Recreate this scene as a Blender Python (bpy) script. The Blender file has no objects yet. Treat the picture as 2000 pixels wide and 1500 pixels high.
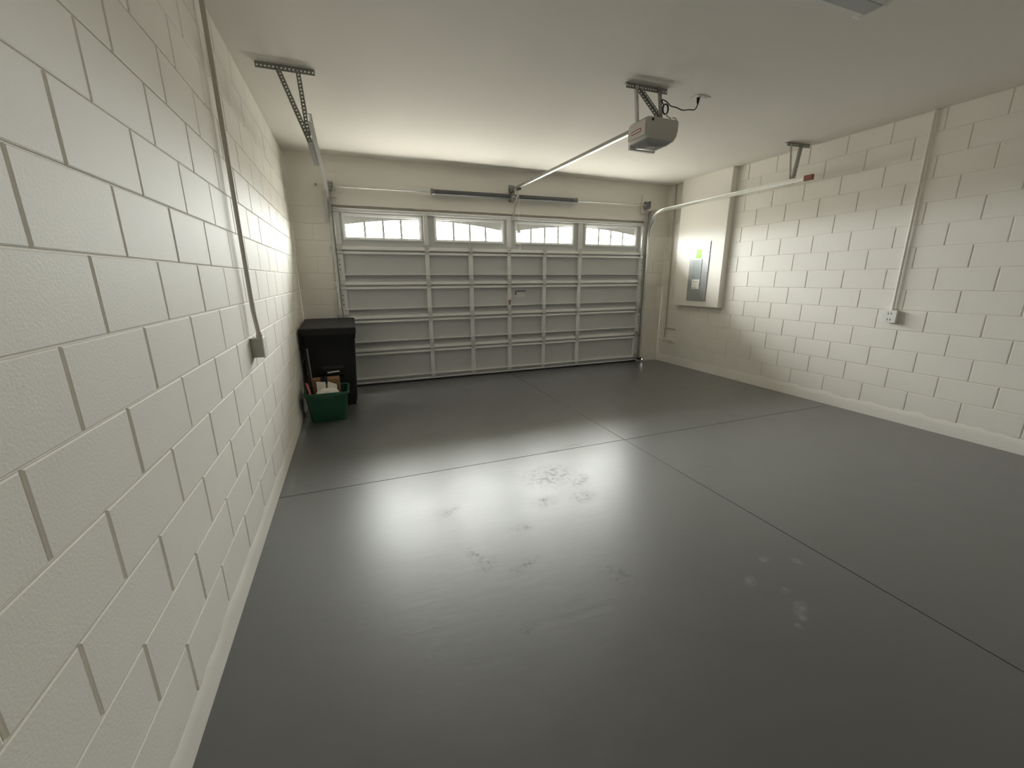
import bpy, math, random
from mathutils import Vector, Matrix
random.seed(7)
S = bpy.context.scene
COL = S.collection
PI = math.pi

# ---------------------------------------------------------------- camera, sky, exposure
W, H = 5.822, 2.972            # garage width and ceiling height (m); y = 0 is the inner face of the door wall
YB = -7.40                     # wall behind the camera
cam_d = bpy.data.cameras.new('camera')
cam = bpy.data.objects.new('camera', cam_d); COL.objects.link(cam)
cam_d.sensor_width = 36.0
cam_d.lens = 797.4975 / 2000 * 36.0
cam_d.clip_start = 0.02
yaw, pitch, roll = 0.3676, -0.2528, -0.0046
f = Vector((math.sin(yaw) * math.cos(pitch), math.cos(yaw) * math.cos(pitch), math.sin(pitch)))
r0 = Vector((math.cos(yaw), -math.sin(yaw), 0)); u0 = r0.cross(f)
rr = math.cos(roll) * r0 + math.sin(roll) * u0
uu = -math.sin(roll) * r0 + math.cos(roll) * u0
mw = Matrix((rr, uu, -f)).transposed().to_4x4()
mw.translation = Vector((0.6075, -6.0363, 1.4782))
cam.matrix_world = mw
S.camera = cam

world = bpy.data.worlds.new('overcast_sky'); S.world = world
world.use_nodes = True
wn = world.node_tree.nodes; wl = world.node_tree.links
wn.clear()
wo = wn.new('ShaderNodeOutputWorld'); bg = wn.new('ShaderNodeBackground')
tc = wn.new('ShaderNodeTexCoord'); sx = wn.new('ShaderNodeSeparateXYZ')
mp = wn.new('ShaderNodeMapRange'); mp.inputs['From Min'].default_value = -0.03; mp.inputs['From Max'].default_value = 0.03
mx = wn.new('ShaderNodeMix'); mx.data_type = 'RGBA'
mx.inputs['A'].default_value = (0.155, 0.144, 0.126, 1)     # sunlit concrete and street below the horizon
mx.inputs['B'].default_value = (1.0, 0.985, 0.965, 1)      # bright hazy sky
wl.new(tc.outputs['Generated'], sx.inputs[0]); wl.new(sx.outputs['Z'], mp.inputs['Value'])
# overcast sky: brightness rises from the horizon to the zenith as (1 + 2 sin elevation) / 3
cl = wn.new('ShaderNodeMath'); cl.operation = 'MAXIMUM'; cl.inputs[1].default_value = 0.0
cie = wn.new('ShaderNodeMath'); cie.operation = 'MULTIPLY_ADD'; cie.inputs[1].default_value = 2 / 3; cie.inputs[2].default_value = 1 / 3
vs = wn.new('ShaderNodeVectorMath'); vs.operation = 'SCALE'; vs.inputs[0].default_value = (1.0, 0.985, 0.965)
wl.new(sx.outputs['Z'], cl.inputs[0]); wl.new(cl.outputs[0], cie.inputs[0]); wl.new(cie.outputs[0], vs.inputs['Scale']); wl.new(vs.outputs[0], mx.inputs['B'])
wl.new(mp.outputs['Result'], mx.inputs['Factor']); wl.new(mx.outputs['Result'], bg.inputs['Color'])
bg.inputs['Strength'].default_value = 88.0
wl.new(bg.outputs[0], wo.inputs[0])

S.view_settings.view_transform = 'Standard'
S.view_settings.look = 'None'
S.view_settings.gamma = 1.0
S.view_settings.use_curve_mapping = False
S.view_settings.exposure = 1.40
S.cycles.use_denoising = True
S.cycles.max_bounces = 14
S.cycles.diffuse_bounces = 10
S.cycles.glossy_bounces = 6
S.cycles.transparent_max_bounces = 12
S.cycles.sample_clamp_indirect = 8.0
S.cycles.caustics_reflective = False
S.cycles.caustics_refractive = False

# ---------------------------------------------------------------- materials
def mat(name, col, rough=0.6, metal=0.0, spec=0.5, noise=0.0, nscale=8.0, bump=0.0, bscale=150.0, bdist=0.002, stretch=None, rvar=0.0, emit=None):
    m = bpy.data.materials.new(name); m.use_nodes = True
    nt = m.node_tree; N = nt.nodes; L = nt.links
    b = N['Principled BSDF']
    b.inputs['Base Color'].default_value = (*col, 1); b.inputs['Roughness'].default_value = rough
    b.inputs['Metallic'].default_value = metal; b.inputs['Specular IOR Level'].default_value = spec
    tcn = N.new('ShaderNodeTexCoord')
    vec = tcn.outputs['Object']
    if stretch:
        mpn = N.new('ShaderNodeMapping'); mpn.inputs['Scale'].default_value = stretch
        L.new(vec, mpn.inputs['Vector']); vec = mpn.outputs['Vector']
    if noise or rvar:
        n = N.new('ShaderNodeTexNoise'); n.inputs['Scale'].default_value = nscale; n.inputs['Detail'].default_value = 6
        L.new(vec, n.inputs['Vector'])
        if noise:
            cr = N.new('ShaderNodeMix'); cr.data_type = 'RGBA'
            cr.inputs['A'].default_value = (*[c * (1 - noise) for c in col], 1)
            cr.inputs['B'].default_value = (*[min(1, c * (1 + noise)) for c in col], 1)
            L.new(n.outputs['Fac'], cr.inputs['Factor']); L.new(cr.outputs['Result'], b.inputs['Base Color'])
        if rvar:
            ra = N.new('ShaderNodeMapRange'); ra.inputs['To Min'].default_value = rough - rvar; ra.inputs['To Max'].default_value = rough + rvar
            L.new(n.outputs['Fac'], ra.inputs['Value']); L.new(ra.outputs['Result'], b.inputs['Roughness'])
    if bump:
        n2 = N.new('ShaderNodeTexNoise'); n2.inputs['Scale'].default_value = bscale; n2.inputs['Detail'].default_value = 3
        L.new(vec, n2.inputs['Vector'])
        bp = N.new('ShaderNodeBump'); bp.inputs['Strength'].default_value = bump; bp.inputs['Distance'].default_value = bdist
        L.new(n2.outputs['Fac'], bp.inputs['Height']); L.new(bp.outputs['Normal'], b.inputs['Normal'])
    if emit:
        b.inputs['Emission Color'].default_value = (*emit[:3], 1); b.inputs['Emission Strength'].default_value = emit[3]
    return m

M = {}
WALLC = (0.83, 0.805, 0.745)
M['block'] = mat('painted_block', WALLC, 0.62, noise=0.03, nscale=5, bump=0.35, bscale=120, bdist=0.002)
M['wall'] = mat('painted_wall', WALLC, 0.65, noise=0.02, nscale=3, bump=0.2, bscale=90, bdist=0.002)
M['ceiling'] = mat('ceiling_paint', (0.84, 0.815, 0.77), 0.8, noise=0.015, nscale=2, bump=0.25, bscale=60, bdist=0.002)
M['door'] = mat('door_steel_back', (0.56, 0.565, 0.565), 0.5, noise=0.05, nscale=3, bump=0.1, bscale=200, stretch=(1, 1, .05), bdist=0.001)
M['rail'] = mat('door_rail_steel', (0.78, 0.78, 0.77), 0.42, metal=0.1, noise=0.05, nscale=4)
M['galv'] = mat('galvanised_steel', (0.62, 0.62, 0.60), 0.36, metal=0.85, noise=0.12, nscale=14)
M['galv_dark'] = mat('dull_galvanised_angle', (0.30, 0.30, 0.28), 0.5, metal=0.6, noise=0.2, nscale=20)
M['spring'] = mat('oiled_spring_wire', (0.20, 0.20, 0.21), 0.45, metal=0.6)
M['white'] = mat('white_plastic', (0.82, 0.81, 0.78), 0.4, noise=0.01)
M['window_frame'] = mat('white_window_trim', (0.84, 0.85, 0.85), 0.4)
M['grey_plastic'] = mat('grey_opener_plastic', (0.50, 0.48, 0.44), 0.45, noise=0.03)
M['opener_light'] = mat('opener_side_panel', (0.62, 0.57, 0.52), 0.45)
M['lens'] = mat('clouded_lens', (0.36, 0.37, 0.38), 0.3)
M['black_plastic'] = mat('black_cart_plastic', (0.008, 0.008, 0.009), 0.5, spec=0.35, noise=0.1, nscale=20)
M['black'] = mat('black_rubber', (0.006, 0.006, 0.006), 0.7)
M['green'] = mat('green_bin_plastic', (0.018, 0.088, 0.052), 0.42, noise=0.08, nscale=10)
M['cardboard'] = mat('brown_cardboard', (0.24, 0.13, 0.06), 0.8, noise=0.1, nscale=30)
M['paper'] = mat('white_paper', (0.80, 0.78, 0.71), 0.8, noise=0.03, nscale=12)
M['red'] = mat('faded_red_plastic', (0.45, 0.10, 0.09), 0.5)
M['panel'] = mat('grey_panel_enamel', (0.36, 0.37, 0.365), 0.36, metal=0.3, noise=0.05, nscale=6)
M['panel_door'] = mat('grey_panel_door_enamel', (0.30, 0.325, 0.32), 0.36, metal=0.3)
M['lime'] = mat('lime_green_sticker', (0.28, 0.85, 0.05), 0.5)
M['ink'] = mat('grey_print_ink', (0.12, 0.12, 0.12), 0.7)
M['redink'] = mat('red_print_ink', (0.28, 0.05, 0.04), 0.7)
M['conduit'] = mat('painted_conduit', (0.50, 0.475, 0.42), 0.5, noise=0.03)
M['box_and_shadow_grey'] = mat('grey_box_and_shadow_line', (0.44, 0.44, 0.38), 0.55)  # outlet box colour, also the painted shadow lines of the low wall frame
M['conduit_white'] = mat('white_painted_conduit', (0.78, 0.755, 0.70), 0.5)
M['redtip'] = mat('rusty_red_primer', (0.24, 0.075, 0.05), 0.6, noise=0.3, nscale=40)
M['stucco'] = mat('exterior_stucco', (0.55, 0.53, 0.48), 0.9)
M['led'] = mat('lit_sensor_lamp', (1, 1, 1), 0.3, emit=(1, 1, .95, 6.0))
M['cart_highlight'] = mat('corner_highlight_grey', (0.16, 0.16, 0.16), 0.45)  # grey of the highlight drawn along the cart's corner

def glass_mat():
    m = bpy.data.materials.new('thin_window_glass'); m.use_nodes = True
    N = m.node_tree.nodes; L = m.node_tree.links
    N.clear()
    o = N.new('ShaderNodeOutputMaterial'); a = N.new('ShaderNodeBsdfTransparent'); g = N.new('ShaderNodeBsdfGlossy')
    mixs = N.new('ShaderNodeMixShader'); lw = N.new('ShaderNodeLayerWeight'); lw.inputs['Blend'].default_value = 0.5
    pw = N.new('ShaderNodeMath'); pw.operation = 'POWER'; pw.inputs[1].default_value = 4.0; L.new(lw.outputs['Facing'], pw.inputs[0])
    fr = N.new('ShaderNodeMath'); fr.operation = 'MULTIPLY_ADD'; fr.inputs[1].default_value = 0.6; fr.inputs[2].default_value = 0.03; L.new(pw.outputs[0], fr.inputs[0])
    a.inputs['Color'].default_value = (0.93, 0.95, 0.94, 1); g.inputs['Roughness'].default_value = 0.05
    L.new(fr.outputs[0], mixs.inputs[0]); L.new(a.outputs[0], mixs.inputs[1]); L.new(g.outputs[0], mixs.inputs[2])
    L.new(mixs.outputs[0], o.inputs[0])
    return m
M['glass'] = glass_mat()

def floor_mat():
    m = bpy.data.materials.new('grey_floor_paint'); m.use_nodes = True
    N = m.node_tree.nodes; L = m.node_tree.links
    b = N['Principled BSDF']
    geo = N.new('ShaderNodeNewGeometry')
    def noise(scale, detail=5, rough=.55):
        n = N.new('ShaderNodeTexNoise'); n.inputs['Scale'].default_value = scale; n.inputs['Detail'].default_value = detail
        n.inputs['Roughness'].default_value = rough
        L.new(geo.outputs['Position'], n.inputs['Vector']); return n.outputs['Fac']
    def math_(op, a, c=None, clamp=False):
        n = N.new('ShaderNodeMath'); n.operation = op; n.use_clamp = clamp
        for i, v in enumerate((a, c)):
            if v is None: continue
            if isinstance(v, (int, float)): n.inputs[i].default_value = v
            else: L.new(v, n.inputs[i])
        return n.outputs[0]
    def rng(v, a, c, lo=0.0, hi=1.0):
        n = N.new('ShaderNodeMapRange'); n.inputs['From Min'].default_value = a; n.inputs['From Max'].default_value = c
        n.inputs['To Min'].default_value = lo; n.inputs['To Max'].default_value = hi; L.new(v, n.inputs['Value']); return n.outputs['Result']
    def spot(x, y, rx, ry, ang=0.0):          # 1 in the middle of a scuff, 0 at its edge
        mpn = N.new('ShaderNodeMapping'); mpn.vector_type = 'TEXTURE'
        mpn.inputs['Location'].default_value = (x, y, 0); mpn.inputs['Rotation'].default_value = (0, 0, ang)
        mpn.inputs['Scale'].default_value = (rx, ry, 1)
        L.new(geo.outputs['Position'], mpn.inputs['Vector'])
        vl = N.new('ShaderNodeVectorMath'); vl.operation = 'LENGTH'; L.new(mpn.outputs[0], vl.inputs[0])
        return rng(vl.outputs['Value'], 0.25, 1.0, 1.0, 0.0)
    def union(items):
        acc = None
        for it in items:
            s = spot(*it); acc = s if acc is None else math_('MAXIMUM', acc, s)
        return acc
    big = noise(0.7, 3); mid = noise(5, 6, .6); fine = noise(60, 4)
    pale = union([(2.345, -4.843, .05, .035, .4), (2.41, -5.05, .09, .035, .5), (2.36, -5.09, .035, .03), (2.447, -4.95, .035, .025, .3), (2.711, -4.821, .03, .04, .2), (2.558, -4.752, .04, .03, .3), (2.30, -5.12, .03, .02)])
    dull = union([(1.112, -4.15, .05, .12, .2), (1.15, -4.25, .12, .04, .6), (1.335, -4.32, .13, .04, .35), (1.715, -3.783, .12, .07, .2), (2.38, -3.0, .14, .04, .1), (1.74, -4.55, .08, .12, .8), (1.99, -3.82, .13, .09, .3), (2.14, -3.05, .09, .05, .2), (1.08, -3.67, .10, .04, .5), (1.2, -4.7, .05, .05), (1.9, -3.45, .28, .20, .4), (1.45, -4.0, .10, .05, .1), (2.1, -3.6, .16, .06, .7)])
    brush = noise(26, 8, .75)
    palem = math_('MULTIPLY', pale, rng(brush, .40, .62), True)
    dullm = math_('MULTIPLY', dull, rng(brush, .47, .60), True)
    # colour
    c = N.new('ShaderNodeMix'); c.data_type = 'RGBA'
    c.inputs['A'].default_value = (0.088, 0.088, 0.089, 1); c.inputs['B'].default_value = (0.108, 0.108, 0.108, 1)
    L.new(math_('ADD', math_('MULTIPLY', big, .6), math_('MULTIPLY', mid, .4)), c.inputs['Factor'])
    c2 = N.new('ShaderNodeMix'); c2.data_type = 'RGBA'; c2.inputs['B'].default_value = (0.22, 0.22, 0.215, 1)
    L.new(palem, c2.inputs['Factor']); L.new(c.outputs['Result'], c2.inputs['A'])
    c3 = N.new('ShaderNodeMix'); c3.data_type = 'RGBA'; c3.inputs['B'].default_value = (0.06, 0.06, 0.061, 1)
    L.new(math_('MULTIPLY', dullm, .6), c3.inputs['Factor']); L.new(c2.outputs['Result'], c3.inputs['A'])
    L.new(c3.outputs['Result'], b.inputs['Base Color'])
    # sheen
    rg = math_('ADD', rng(mid, .3, .7, .36, .44), math_('MULTIPLY', dullm, .22))
    L.new(rg, b.inputs['Roughness'])
    b.inputs['Specular IOR Level'].default_value = 0.5
    b.inputs['Coat Weight'].default_value = 0.9
    b.inputs['Coat Roughness'].default_value = 0.335
    L.new(math_('SUBTRACT', .9, math_('MULTIPLY', dullm, .6)), b.inputs['Coat Weight'])
    bp = N.new('ShaderNodeBump'); bp.inputs['Strength'].default_value = 0.07; bp.inputs['Distance'].default_value = 0.002
    # roller and brush strokes running across the slab
    mpn = N.new('ShaderNodeMapping'); mpn.inputs['Scale'].default_value = (1.2, 5.0, 1); mpn.inputs['Rotation'].default_value = (0, 0, .25)
    L.new(geo.outputs['Position'], mpn.inputs['Vector'])
    st = N.new('ShaderNodeTexNoise'); st.inputs['Scale'].default_value = 6.0; st.inputs['Detail'].default_value = 5; L.new(mpn.outputs[0], st.inputs['Vector'])
    bp.inputs['Distance'].default_value = 0.004
    L.new(math_('ADD', math_('MULTIPLY', fine, .5), math_('ADD', mid, math_('MULTIPLY', st.outputs['Fac'], 2.0))), bp.inputs['Height']); L.new(bp.outputs['Normal'], b.inputs['Normal']); L.new(bp.outputs['Normal'], b.inputs['Coat Normal'])
    return m
M['floor'] = floor_mat()

# ---------------------------------------------------------------- helpers
class MB:
    """collects boxes, prisms, tubes; build() links them as ONE mesh object"""
    def __init__(s): s.v = []; s.f = []; s.sm = []
    def add(s, vs, fs, smooth=False):
        o = len(s.v); s.v += [tuple(p) for p in vs]; s.f += [tuple(i + o for i in q) for q in fs]; s.sm += [smooth] * len(fs); return s
    def box(s, x0, x1, y0, y1, z0, z1):
        v = [(x0, y0, z0), (x1, y0, z0), (x1, y1, z0), (x0, y1, z0), (x0, y0, z1), (x1, y0, z1), (x1, y1, z1), (x0, y1, z1)]
        return s.add(v, [(0, 3, 2, 1), (4, 5, 6, 7), (0, 1, 5, 4), (1, 2, 6, 5), (2, 3, 7, 6), (3, 0, 4, 7)])
    def cbox(s, x0, x1, y0, y1, z0, z1, c=0.004):
        """box with chamfered edges"""
        xs, ys, zs = (x0, x1), (y0, y1), (z0, z1); v = []; idx = {}
        for i in (0, 1):
            for j in (0, 1):
                for k in (0, 1):
                    for a in range(3):
                        p = [xs[i], ys[j], zs[k]]
                        for bx in range(3):
                            if bx != a: p[bx] += c if (i, j, k)[bx] == 0 else -c
                        idx[i, j, k, a] = len(v); v.append(tuple(p))
        F = []
        def orient(q):
            a, b_, c_ = (Vector(v[q[0]]), Vector(v[q[1]]), Vector(v[q[2]]))
            n = (b_ - a).cross(c_ - a); ctr = Vector(((x0 + x1) / 2, (y0 + y1) / 2, (z0 + z1) / 2))
            F.append(tuple(q) if n.dot(a - ctr) > 0 else tuple(reversed(q)))
        for a in range(3):
            o1, o2 = [t for t in range(3) if t != a]
            for e in (0, 1):
                q = []
                for (p_, q_) in ((0, 0), (1, 0), (1, 1), (0, 1)):
                    t = [0, 0, 0]; t[a] = e; t[o1] = p_; t[o2] = q_
                    q.append(idx[(*t, a)])
                orient(q)
            for p_ in (0, 1):
                for q_ in (0, 1):
                    t0 = [0, 0, 0]; t0[o1] = p_; t0[o2] = q_; t1 = list(t0); t1[a] = 1
                    orient([idx[(*t0, o1)], idx[(*t1, o1)], idx[(*t1, o2)], idx[(*t0, o2)]])
        for i in (0, 1):
            for j in (0, 1):
                for k in (0, 1): orient([idx[i, j, k, 0], idx[i, j, k, 1], idx[i, j, k, 2]])
        return s.add(v, F)
    def prism(s, poly, axis, a, b_):
        """poly: 2-D points in the two remaining axes (in order), extruded along axis from a to b"""
        def mk(p, t):
            q = list(p); q.insert(axis, t); return tuple(q)
        n = len(poly); ar = sum(poly[i][0] * poly[(i + 1) % n][1] - poly[(i + 1) % n][0] * poly[i][1] for i in range(n))
        if axis == 1: ar = -ar
        if ar < 0: poly = list(reversed(poly))
        v = [mk(p, a) for p in poly] + [mk(p, b_) for p in poly]
        fs = [tuple(reversed(range(n))), tuple(range(n, 2 * n))] + [(i, (i + 1) % n, n + (i + 1) % n, n + i) for i in range(n)]
        return s.add(v, fs)
    def tube(s, pts, r, n=10, cap=True):
        pts = [Vector(p) for p in pts]; rings = []
        up = None; v = []
        for i, p in enumerate(pts):
            d = (pts[min(i + 1, len(pts) - 1)] - pts[max(i - 1, 0)]).normalized()
            if up is None:
                up = d.orthogonal().normalized()
            up = (up - d * up.dot(d)).normalized(); w = d.cross(up)
            rad = r[i] if isinstance(r, (list, tuple)) else r
            v += [p + rad * (math.cos(2 * PI * k / n) * up + math.sin(2 * PI * k / n) * w) for k in range(n)]
        fs = [(i * n + k, i * n + (k + 1) % n, (i + 1) * n + (k + 1) % n, (i + 1) * n + k) for i in range(len(pts) - 1) for k in range(n)]
        s.add(v, fs, True)
        if cap:
            o = len(v); s.add(v[:n], [tuple(reversed(range(n)))]); s.add(v[o - n:], [tuple(range(n))])
        return s
    def bar(s, p0, p1, w, t, side):
        """straight bar p0-p1; w along 'side', t across it"""
        p0, p1 = Vector(p0), Vector(p1); d = (p1 - p0).normalized(); a = Vector(side); a = (a - d * a.dot(d)).normalized(); b_ = d.cross(a)
        v = [p + a * (w / 2) * i + b_ * (t / 2) * j for p in (p0, p1) for (i, j) in ((-1, -1), (1, -1), (1, 1), (-1, 1))]
        return s.add(v, [(3, 2, 1, 0), (4, 5, 6, 7), (0, 1, 5, 4), (1, 2, 6, 5), (2, 3, 7, 6), (3, 0, 4, 7)])
    def perf(s, p0, p1, side, w=0.032, t=0.003, pitch=0.0254, r=0.0055):
        """flat perforated strip: from p0 along to p1, spreading from the line towards 'side'"""
        p0, p1 = Vector(p0), Vector(p1); d = p1 - p0; L_ = d.length; d.normalize()
        a = Vector(side); a = (a - d * a.dot(d)).normalized(); nrm = d.cross(a)
        n = max(1, int(round(L_ / pitch))); q = L_ / n
        for i in range(n):
            c = p0 + d * (q * (i + .5)) + a * (w / 2)
            out = [(-1, -1), (0, -1), (1, -1), (1, 0), (1, 1), (0, 1), (-1, 1), (-1, 0)]
            v = []
            for zz in (0, t):
                v += [c + d * (q / 2 * ox) + a * (w / 2 * oy) + nrm * zz for ox, oy in out]
                v += [c + d * (r * math.cos(th)) + a * (r * math.sin(th)) + nrm * zz for th in [math.atan2(oy, ox) for ox, oy in out]]
            fs = []
            for k in range(8):
                k2 = (k + 1) % 8
                fs += [(k, 8 + k, 8 + k2, k2), (16 + k, 16 + k2, 24 + k2, 24 + k), (8 + k, 24 + k, 24 + k2, 8 + k2)]
                if k in (0, 1, 4, 5) or (k in (2, 3) and i == n - 1) or (k in (6, 7) and i == 0):
                    fs.append((k, k2, 16 + k2, 16 + k))
            s.add(v, fs)
        return s
    def angle(s, p0, p1, side1, side2, w=0.032):
        return s.perf(p0, p1, side1, w).perf(p0, p1, side2, w)
    def lathe(s, prof, axis_p, axis_d, n=20):
        d = Vector(axis_d).normalized(); a = d.orthogonal().normalized(); b_ = d.cross(a); p = Vector(axis_p)
        v = [p + d * h + rad * (math.cos(2 * PI * k / n) * a + math.sin(2 * PI * k / n) * b_) for h, rad in prof for k in range(n)]
        fs = [(i * n + k, i * n + (k + 1) % n, (i + 1) * n + (k + 1) % n, (i + 1) * n + k) for i in range(len(prof) - 1) for k in range(n)]
        m_ = len(prof)
        return s.add(v, fs + [tuple(reversed(range(n))), tuple(range((m_ - 1) * n, m_ * n))], True)
    def mesh(s, name, m):
        me = bpy.data.meshes.new(name); me.from_pydata(s.v, [], s.f)
        me.polygons.foreach_set('use_smooth', s.sm); me.materials.append(m); me.update(); return me
    def build(s, name, m, parent=None, label=None):
        o = bpy.data.objects.new(name, s.mesh(name, m)); COL.objects.link(o)
        if any(s.sm):
            try: o.data.set_sharp_from_angle(angle=math.radians(40))
            except Exception: pass
        if parent is not None:
            o.parent = parent; o.matrix_parent_inverse = PMI(parent)
        if label: o['label'] = label
        return o

def PMI(p):
    m = Matrix.Identity(4); q = p
    chain = []
    while q is not None: chain.append(q); q = q.parent
    for c in reversed(chain): m = m @ c.matrix_parent_inverse @ Matrix.LocRotScale(c.location, c.rotation_euler, c.scale)
    return m.inverted()

def tag(o, label=None, cat=None, group=None, kind=None):
    if label: o['label'] = label
    if cat: o['category'] = cat
    if group: o['group'] = group
    if kind: o['kind'] = kind
    return o
def thing(name, label, cat, loc=(0, 0, 0), group=None, kind=None):
    o = bpy.data.objects.new(name, None); COL.objects.link(o); o.location = loc; o.empty_display_size = .1
    return tag(o, label, cat, group, kind)

# ---------------------------------------------------------------- room shell
BL, BH = 0.4064, 0.2032
JV, JH = 0.0095, 0.005          # joint widths
def block_mesh(w, h, axis, sgn, depth=0.0075, bev=0.0035):
    """one block face: base rectangle at the joint bed, chamfered to its front face. axis = wall normal (0 or 1), sgn = normal's sign"""
    v = []
    for (inset, dd) in ((0, 0), (0, depth - bev * .6), (bev, depth)):
        for (i, j) in ((0, 0), (1, 0), (1, 1), (0, 1)):
            a = inset if i == 0 else w - inset; b_ = inset if j == 0 else h - inset
            v.append((sgn * dd, a, b_) if axis == 0 else (a, sgn * dd, b_))
    fs = [(8, 9, 10, 11)] + [(k * 4 + i, k * 4 + (i + 1) % 4, k * 4 + 4 + (i + 1) % 4, k * 4 + 4 + i) for k in (0, 1) for i in range(4)]
    flip = (axis == 0 and sgn < 0) or (axis == 1 and sgn > 0)
    if flip: fs = [tuple(reversed(q)) for q in fs]
    me = bpy.data.meshes.new('block'); me.from_pydata(v, [], fs); me.materials.append(M['block']); me.update(); return me
_bm = {}
def lay_blocks(parent, axis, sgn, face, u0, u1, z0, uoff, odd_shift, zmax=H, skip=None):
    """running-bond courses over u in [u0,u1]; the bed of the joints lies 7.5 mm behind the face"""
    k = 0
    while z0 + k * BH < zmax - 0.02:
        za = z0 + k * BH; zb = min(za + BH, zmax)
        sh = uoff + (BL / 2 if (k % 2) == odd_shift else 0.0)
        n0 = math.floor((u0 - sh) / BL)
        u = sh + n0 * BL
        while u < u1 - 0.01:
            a = max(u, u0); b_ = min(u + BL, u1)
            if b_ - a > 0.03 and not (skip and skip(a, b_, za, zb)):
                w = round(b_ - a - JV, 4); h = round(zb - za - JH, 4); key = (w, h, axis, sgn)
                if h > 0.01:
                    if key not in _bm: _bm[key] = block_mesh(w, h, axis, sgn)
                    o = bpy.data.objects.new('block', _bm[key]); COL.objects.link(o); o.parent = parent
                    jit = random.uniform(-.0012, .0006) - .0075
                    o.location = (face + sgn * jit, a + JV / 2, za + JH / 2) if axis == 0 else (a + JV / 2, face + sgn * jit, za + JH / 2)
            u += BL
        k += 1

wall_left = MB().box(-.2, -.0072, YB - .2, .2, -.2, H + .2).build('wall_left', M['block'])
tag(wall_left, 'white painted concrete block wall with the thin grey conduit running down it', 'wall', kind='structure')
lay_blocks(wall_left, 0, 1, 0.0, YB, 0.0, .1195, -4.8451, 0)
wall_right = MB().box(W + .0072, W + .2, YB - .2, .2, -.2, H + .2).build('wall_right', M['block'])
tag(wall_right, 'white painted concrete block wall with the grey breaker panel on it', 'wall', kind='structure')
lay_blocks(wall_right, 0, -1, W, YB, 0.0, .1315, -2.5265, 1, skip=lambda a, b_, za, zb: a > -1.335 and b_ < -.40 and za > 1.04)

DX0, DX1, DZ = 0.487, 5.364, 2.371      # garage door
wb = MB()
wb.box(-.0, DX0 - .05, 0.0072, .2, -.2, H).box(DX1 + .05, W, 0.0072, .2, -.2, H)
wb.box(DX0 - .05, DX1 + .05, 0.0, .2, DZ + .03, H)
wall_back = wb.build('wall_back', M['wall'])
tag(wall_back, 'pale wall around and above the garage door, holding its opening', 'wall', kind='structure')
lay_blocks(wall_back, 1, -1, 0.0, 0.0, DX0 - .05, .1315, .0315, 1, zmax=DZ + .03)
lay_blocks(wall_back, 1, -1, 0.0, DX1 + .05, W, .1315, 5.577 - BL, 0, zmax=DZ + .13)
wall_front = MB().box(-.2, W + .2, YB - .2, YB, -.2, H + .2).build('wall_front', M['wall'])
tag(wall_front, 'plain pale wall closing the garage opposite the big door', 'wall', kind='structure')
ceiling = MB().box(-.2, W + .2, YB - .2, .2, H, H + .2).build('ceiling', M['ceiling'])
tag(ceiling, 'smooth off-white garage ceiling with the opener hanging from it', 'ceiling', kind='structure')

# floor: four painted slabs parted by two saw cuts over a dark bed
JX, JY, JW = 2.892, -3.055, 0.0055
floor = MB().box(-.2, W + .2, YB - .2, .32, -.2, -.014).build('floor', M['black'])
tag(floor, 'dark grey painted concrete floor crossed by two saw cut joints', 'floor', kind='structure')
for (xa, xb) in ((0, JX - JW / 2), (JX + JW / 2, W)):
    for (ya, yb) in ((YB, JY - JW / 2), (JY + JW / 2, .3)):
        MB().cbox(xa, xb, ya, yb, -.03, 0, .0012).build('slab', M['floor'], floor)

# smeared mortar kerb along the foot of the block walls
def kerb(name, x, sgn, z0, label):
    m = MB(); n = 120; v = []
    rnd = random.Random(3 if sgn > 0 else 5)
    hs = [z0 + .01 + .022 * math.sin(i * .9) * rnd.random() + rnd.uniform(-.012, .02) for i in range(n + 1)]
    for i in range(n + 1):
        y = YB + (0 - YB) * i / n
        v += [(x, y, 0), (x + sgn * .006, y, 0), (x + sgn * .0045, y, hs[i] * .55), (x + sgn * .0018, y, hs[i] * .9), (x - sgn * .004, y, hs[i])]
    fs = [(i * 5 + k, i * 5 + k + 1, i * 5 + 6 + k, i * 5 + 5 + k) for i in range(n) for k in range(4)]
    if sgn > 0: fs = [tuple(reversed(q)) for q in fs]
    m.add(v, fs, True)
    tag(m.build(name, M['wall']), label, 'skirting', kind='structure')
kerb('baseboard_left', 0, 1, .1195, 'ragged painted mortar strip along the foot of the conduit wall')
kerb('baseboard_right', W, -1, .1315, 'ragged painted mortar strip along the foot of the breaker panel wall')

# outer stop moulding, lintel and porch soffit outside the door
st = MB().box(DX0 - .05, DX0 + .03, .060, .2, 0, DZ + .03).box(DX1 - .03, DX1 + .05, .060, .2, 0, DZ + .03).box(DX0 - .05, DX1 + .05, .0605, .2, DZ - .035, DZ + .03)
tag(st.build('trim_1', M['stucco']), 'outer stop moulding framing the garage door opening', 'trim', kind='structure')
sof = MB().box(-2.0, W + 2.0, .2, .57, DZ + .075, DZ + .25)
tag(sof.build('trim_2', M['stucco']), 'porch soffit projecting outside above the garage door', 'trim', kind='structure')
jb = MB().box(DX0 - .052, DX0 - .004, -.004, .07, 0, DZ + .03).box(DX1 + .004, DX1 + .052, -.004, .07, 0, DZ + .03)
tag(jb.build('trim_3', M['wall']), 'narrow painted jamb boards at both sides of the garage door', 'trim', kind='structure')

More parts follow.
